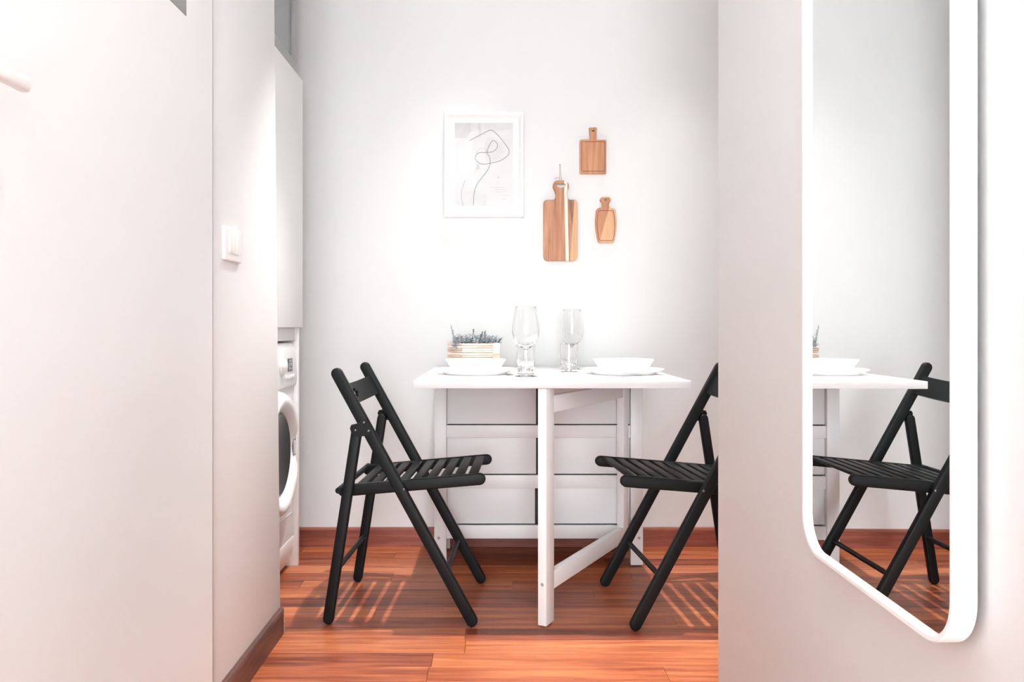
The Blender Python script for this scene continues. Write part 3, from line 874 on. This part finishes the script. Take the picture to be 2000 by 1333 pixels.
# ------------------------------------------------------------------ mirror on the right wall
MZ0, MZ1 = 0.547, 1.78
MY0, MY1 = 0.845, 1.282
mr = thing('wall_mirror', 'tall mirror with rounded corners and slim white frame', 'mirror', (XR - 0.004, (MY0 + MY1) / 2, MZ0))
hw = (MY1 - MY0) / 2; mh = MZ1 - MZ0
MR = 0.060; RIM = 0.0075; DEP = 0.028
# loops in (y,z): built through (x,z) helper then rotated so that +y faces -x
def ring_mesh(sections, name, mat, parent):
    """sections: list of (inset, depth_out) -> closed profile swept round the rounded rectangle"""
    bm = bmesh.new(); rings = []
    for ins, dep in sections:
        lp = round_rect(-hw + ins, hw - ins, ins, mh - ins, MR - ins, 12)
        rings.append([bm.verts.new((-dep, p[0], p[1])) for p in lp])
    m = len(rings)
    for k in range(m):
        a, b = rings[k], rings[(k + 1) % m]
        n = len(a)
        for i in range(n):
            bm.faces.new((a[i], a[(i + 1) % n], b[(i + 1) % n], b[i]))
    return done(bm, name, mat, parent, smooth=True)
ring_mesh([(0.0005, 0.002), (0, DEP - 0.0015), (0.0015, DEP), (RIM - 0.001, DEP), (RIM, DEP - 0.001), (RIM, DEP - 0.009), (RIM + 0.002, DEP - 0.009), (RIM + 0.002, 0.002)], 'mirror_frame', M['frame'], mr)
bm = bmesh.new()
lp = round_rect(-hw + RIM - 0.0003, hw - RIM + 0.0003, RIM - 0.0003, mh - RIM + 0.0003, MR - RIM, 12)
f = [bm.verts.new((-(DEP - 0.0075), p[0], p[1])) for p in lp]; b = [bm.verts.new((-(DEP - 0.010), p[0], p[1])) for p in lp]
bm.faces.new(f); bm.faces.new(list(reversed(b)))
for i in range(len(lp)):
    bm.faces.new((f[i], f[(i + 1) % len(lp)], b[(i + 1) % len(lp)], b[i]))
done(bm, 'mirror_glass', M['mirror'], mr)
for zz in (0.25, mh - 0.25):
    for yy in (-0.12, 0.12):
        box('wall_spacer', M['dark'], mr, -0.019, 0.004, yy - 0.012, yy + 0.012, zz - 0.012, zz + 0.012, 0.001)
mr.rotation_euler = (0, 0, radians(-0.8))

# ------------------------------------------------------------------ light switch on the left wall
sw = thing('light_switch', 'white three-module light switch on the wall beside the door', 'light switch', (XL, 1.917, 1.058))
box('cover_plate', M['plastic'], sw, 0, 0.0085, -0.060, 0.060, 0, 0.080, 0.003, 3)
for k in range(3):
    y0 = -0.0345 + k * 0.023
    box('rocker', M['plastic'], sw, 0.006, 0.0105, y0 + 0.0005, y0 + 0.0225, 0.018, 0.062, 0.0012)

# ------------------------------------------------------------------ washing machine niche
WC, WF = 2.71, -0.768           # centre depth, front plane
wm = thing('washing_machine', 'white front-loading washing machine with dark round door in the niche', 'washing machine', (WF, WC, 0))
# local: x out of the front (towards the room), y along depth
bm = bmesh.new()
pr = [(-0.58, 0.012), (-0.025, 0.012), (-0.006, 0.060), (0.0, 0.115), (0.0, 0.838), (-0.003, 0.843), (-0.58, 0.843)]
add_prism(bm, pr, -0.2975, 0.2975, 0.004, 2)
done(bm, 'body', M['plastic'], wm, smooth=True)
bm = bmesh.new()
pr = [(-0.004, 0.690), (0.010, 0.686), (0.0135, 0.700), (0.0125, 0.770), (0.008, 0.815), (-0.006, 0.836), (-0.02, 0.842), (-0.02, 0.70)]
add_prism(bm, pr, -0.296, 0.296, 0.004, 2)
cp = done(bm, 'control_panel', M['plastic'], wm, smooth=True)
mX = Matrix.Rotation(pi / 2, 4, 'Y')
kn = lathe('dial_knob', M['plastic'], cp, [(0, 0), (0.036, 0), (0.037, 0.003), (0.032, 0.005), (0.024, 0.007), (0.023, 0.015), (0.020, 0.017), (0, 0.017)], (0.0125, 0.085, 0.764), 40, mX)
bm = bmesh.new(); add_box(bm, 0.0115, 0.0155, 0.165, 0.222, 0.742, 0.788, 0.0015); dsp = done(bm, 'display', M['display'], cp)
for (a, b_, c, d) in ((0.172, 0.215, 0.777, 0.781), (0.172, 0.188, 0.760, 0.772), (0.194, 0.214, 0.760, 0.772), (0.172, 0.202, 0.748, 0.754), (0.206, 0.216, 0.748, 0.754)):
    bm = bmesh.new(); add_box(bm, 0.0152, 0.0158, a, b_, c, d); done(bm, 'display_segment', M['display_seg'], dsp)
for yy in (0.145, 0.182, 0.214, 0.245):
    lathe('push_button', M['plastic'], cp, [(0, 0), (0.009, 0), (0.009, 0.003), (0.007, 0.0045), (0, 0.0045)], (0.0125, yy, 0.720), 20, mX)
# porthole door
dr = bpy.data.objects.new('porthole_door', None); COL.objects.link(dr); dr.parent = wm; dr.location = (0, 0, 0.467)
bm = bmesh.new()
prof = [(0.214, 0.0), (0.215, 0.016), (0.211, 0.032), (0.200, 0.045), (0.186, 0.051), (0.172, 0.049), (0.158, 0.041), (0.148, 0.031), (0.1425, 0.024), (0.1425, 0.0)]
add_lathe(bm, prof, 96, close=True)
# scoop for the grip on the far side
for v in bm.verts:
    r = math.hypot(v.co.x, v.co.y)
    a = math.atan2(v.co.y, v.co.x)
    w = max(0.0, 1 - abs(a - pi / 2) / 0.50)
    w = w * w * (3 - 2 * w)
    if 0.144 < r < 0.204 and v.co.z > 0.02:
        v.co.z = v.co.z + (0.027 - v.co.z) * 0.9 * w
bm.transform(mX)
done(bm, 'door_ring', M['plastic'], dr, smooth=True)
lathe('door_glass', M['doorglass'], dr, [(0, 0.010), (0.06, 0.013), (0.11, 0.022), (0.137, 0.030), (0.1428, 0.027), (0.1428, 0.005), (0, 0.005)], None, 64, mX)
bm = bmesh.new(); add_box(bm, 0.0275, 0.0345, 0.160, 0.192, -0.040, 0.040, 0.002); gp = done(bm, 'grip', M['chrome'], dr)
for zz in (-0.026, 0.028):
    bm = bmesh.new(); add_box(bm, 0.034, 0.0352, 0.161, 0.191, zz - 0.0015, zz + 0.0015); done(bm, 'grip_seam', M['display'], gp)
bm = bmesh.new()
pr = [(-0.022, 0.014), (-0.003, 0.058), (0.003, 0.112), (0.001, 0.118), (-0.02, 0.118), (-0.05, 0.014)]
add_prism(bm, pr, -0.292, 0.292, 0.002, 1)
kp = done(bm, 'kick_panel', M['plastic'], wm, smooth=True)
for yy in (-0.25, 0.25):
    for xx in (-0.06, -0.53):
        lathe('foot', M['dark'], wm, [(0, 0), (0.020, 0), (0.022, 0.004), (0.012, 0.008), (0.012, 0.014), (0, 0.014)], (xx, yy, 0), 20)
bm = bmesh.new(); add_box(bm, 0.0, 0.0016, -0.270, 0.270, 0.210, 0.2115)
done(bm, 'body_seam', M['drawer'], wm)

hs = thing('washer_housing', 'white panel surround framing the washing machine niche', 'panel', (-1.05, 2.71, 0))
box('side_panel', M['white'], hs, -0.34, 1.05 - 0.753, 0.302, 0.322, 0.0, 0.899, 0.001)
box('side_panel', M['white'], hs, -0.34, 1.05 - 0.753, -0.322, -0.302, 0.0, 0.899, 0.001)
box('filler_board', M['white'], hs, -0.34, 1.05 - 0.766, -0.3015, 0.3015, 0.852, 0.899, 0.001)

cb = thing('wall_cabinet', 'white flat-fronted wall cabinet above the washing machine', 'cabinet', (-1.05, 2.71, 0.90))
box('cabinet_body', M['white'], cb, -0.34, 1.05 - 0.764, -0.322, 0.322, 0.001, 0.940, 0.001)
box('door', M['white'], cb, 1.05 - 0.763, 1.05 - 0.743, -0.322, 0.335, 0.0, 0.941, 0.0015)
gc = thing('glazed_cabinet', 'grey glass-door cabinet at the top above the white wall cabinet', 'cabinet', (-1.05, 2.71, 1.8415))
box('cabinet_body', M['aluminium'], gc, -0.34, 1.05 - 0.784, -0.322, 0.322, 0.0, 0.70, 0.001)
gd = bpy.data.objects.new('door', None); COL.objects.link(gd); gd.parent = gc; gd.location = (1.05 - 0.783, 0, 0)
box('frame_rail', M['aluminium'], gd, 0, 0.020, -0.322, 0.322, 0.0, 0.065, 0.001)
box('frame_rail', M['aluminium'], gd, 0, 0.020, -0.322, 0.322, 0.635, 0.70, 0.001)
box('frame_stile', M['aluminium'], gd, 0, 0.020, 0.270, 0.322, 0.0655, 0.6345, 0.001)
box('frame_stile', M['aluminium'], gd, 0, 0.020, -0.322, -0.270, 0.0655, 0.6345, 0.001)
box('glass_pane', M['greyglass'], gd, 0.006, 0.012, -0.2695, 0.2695, 0.066, 0.634, 0)
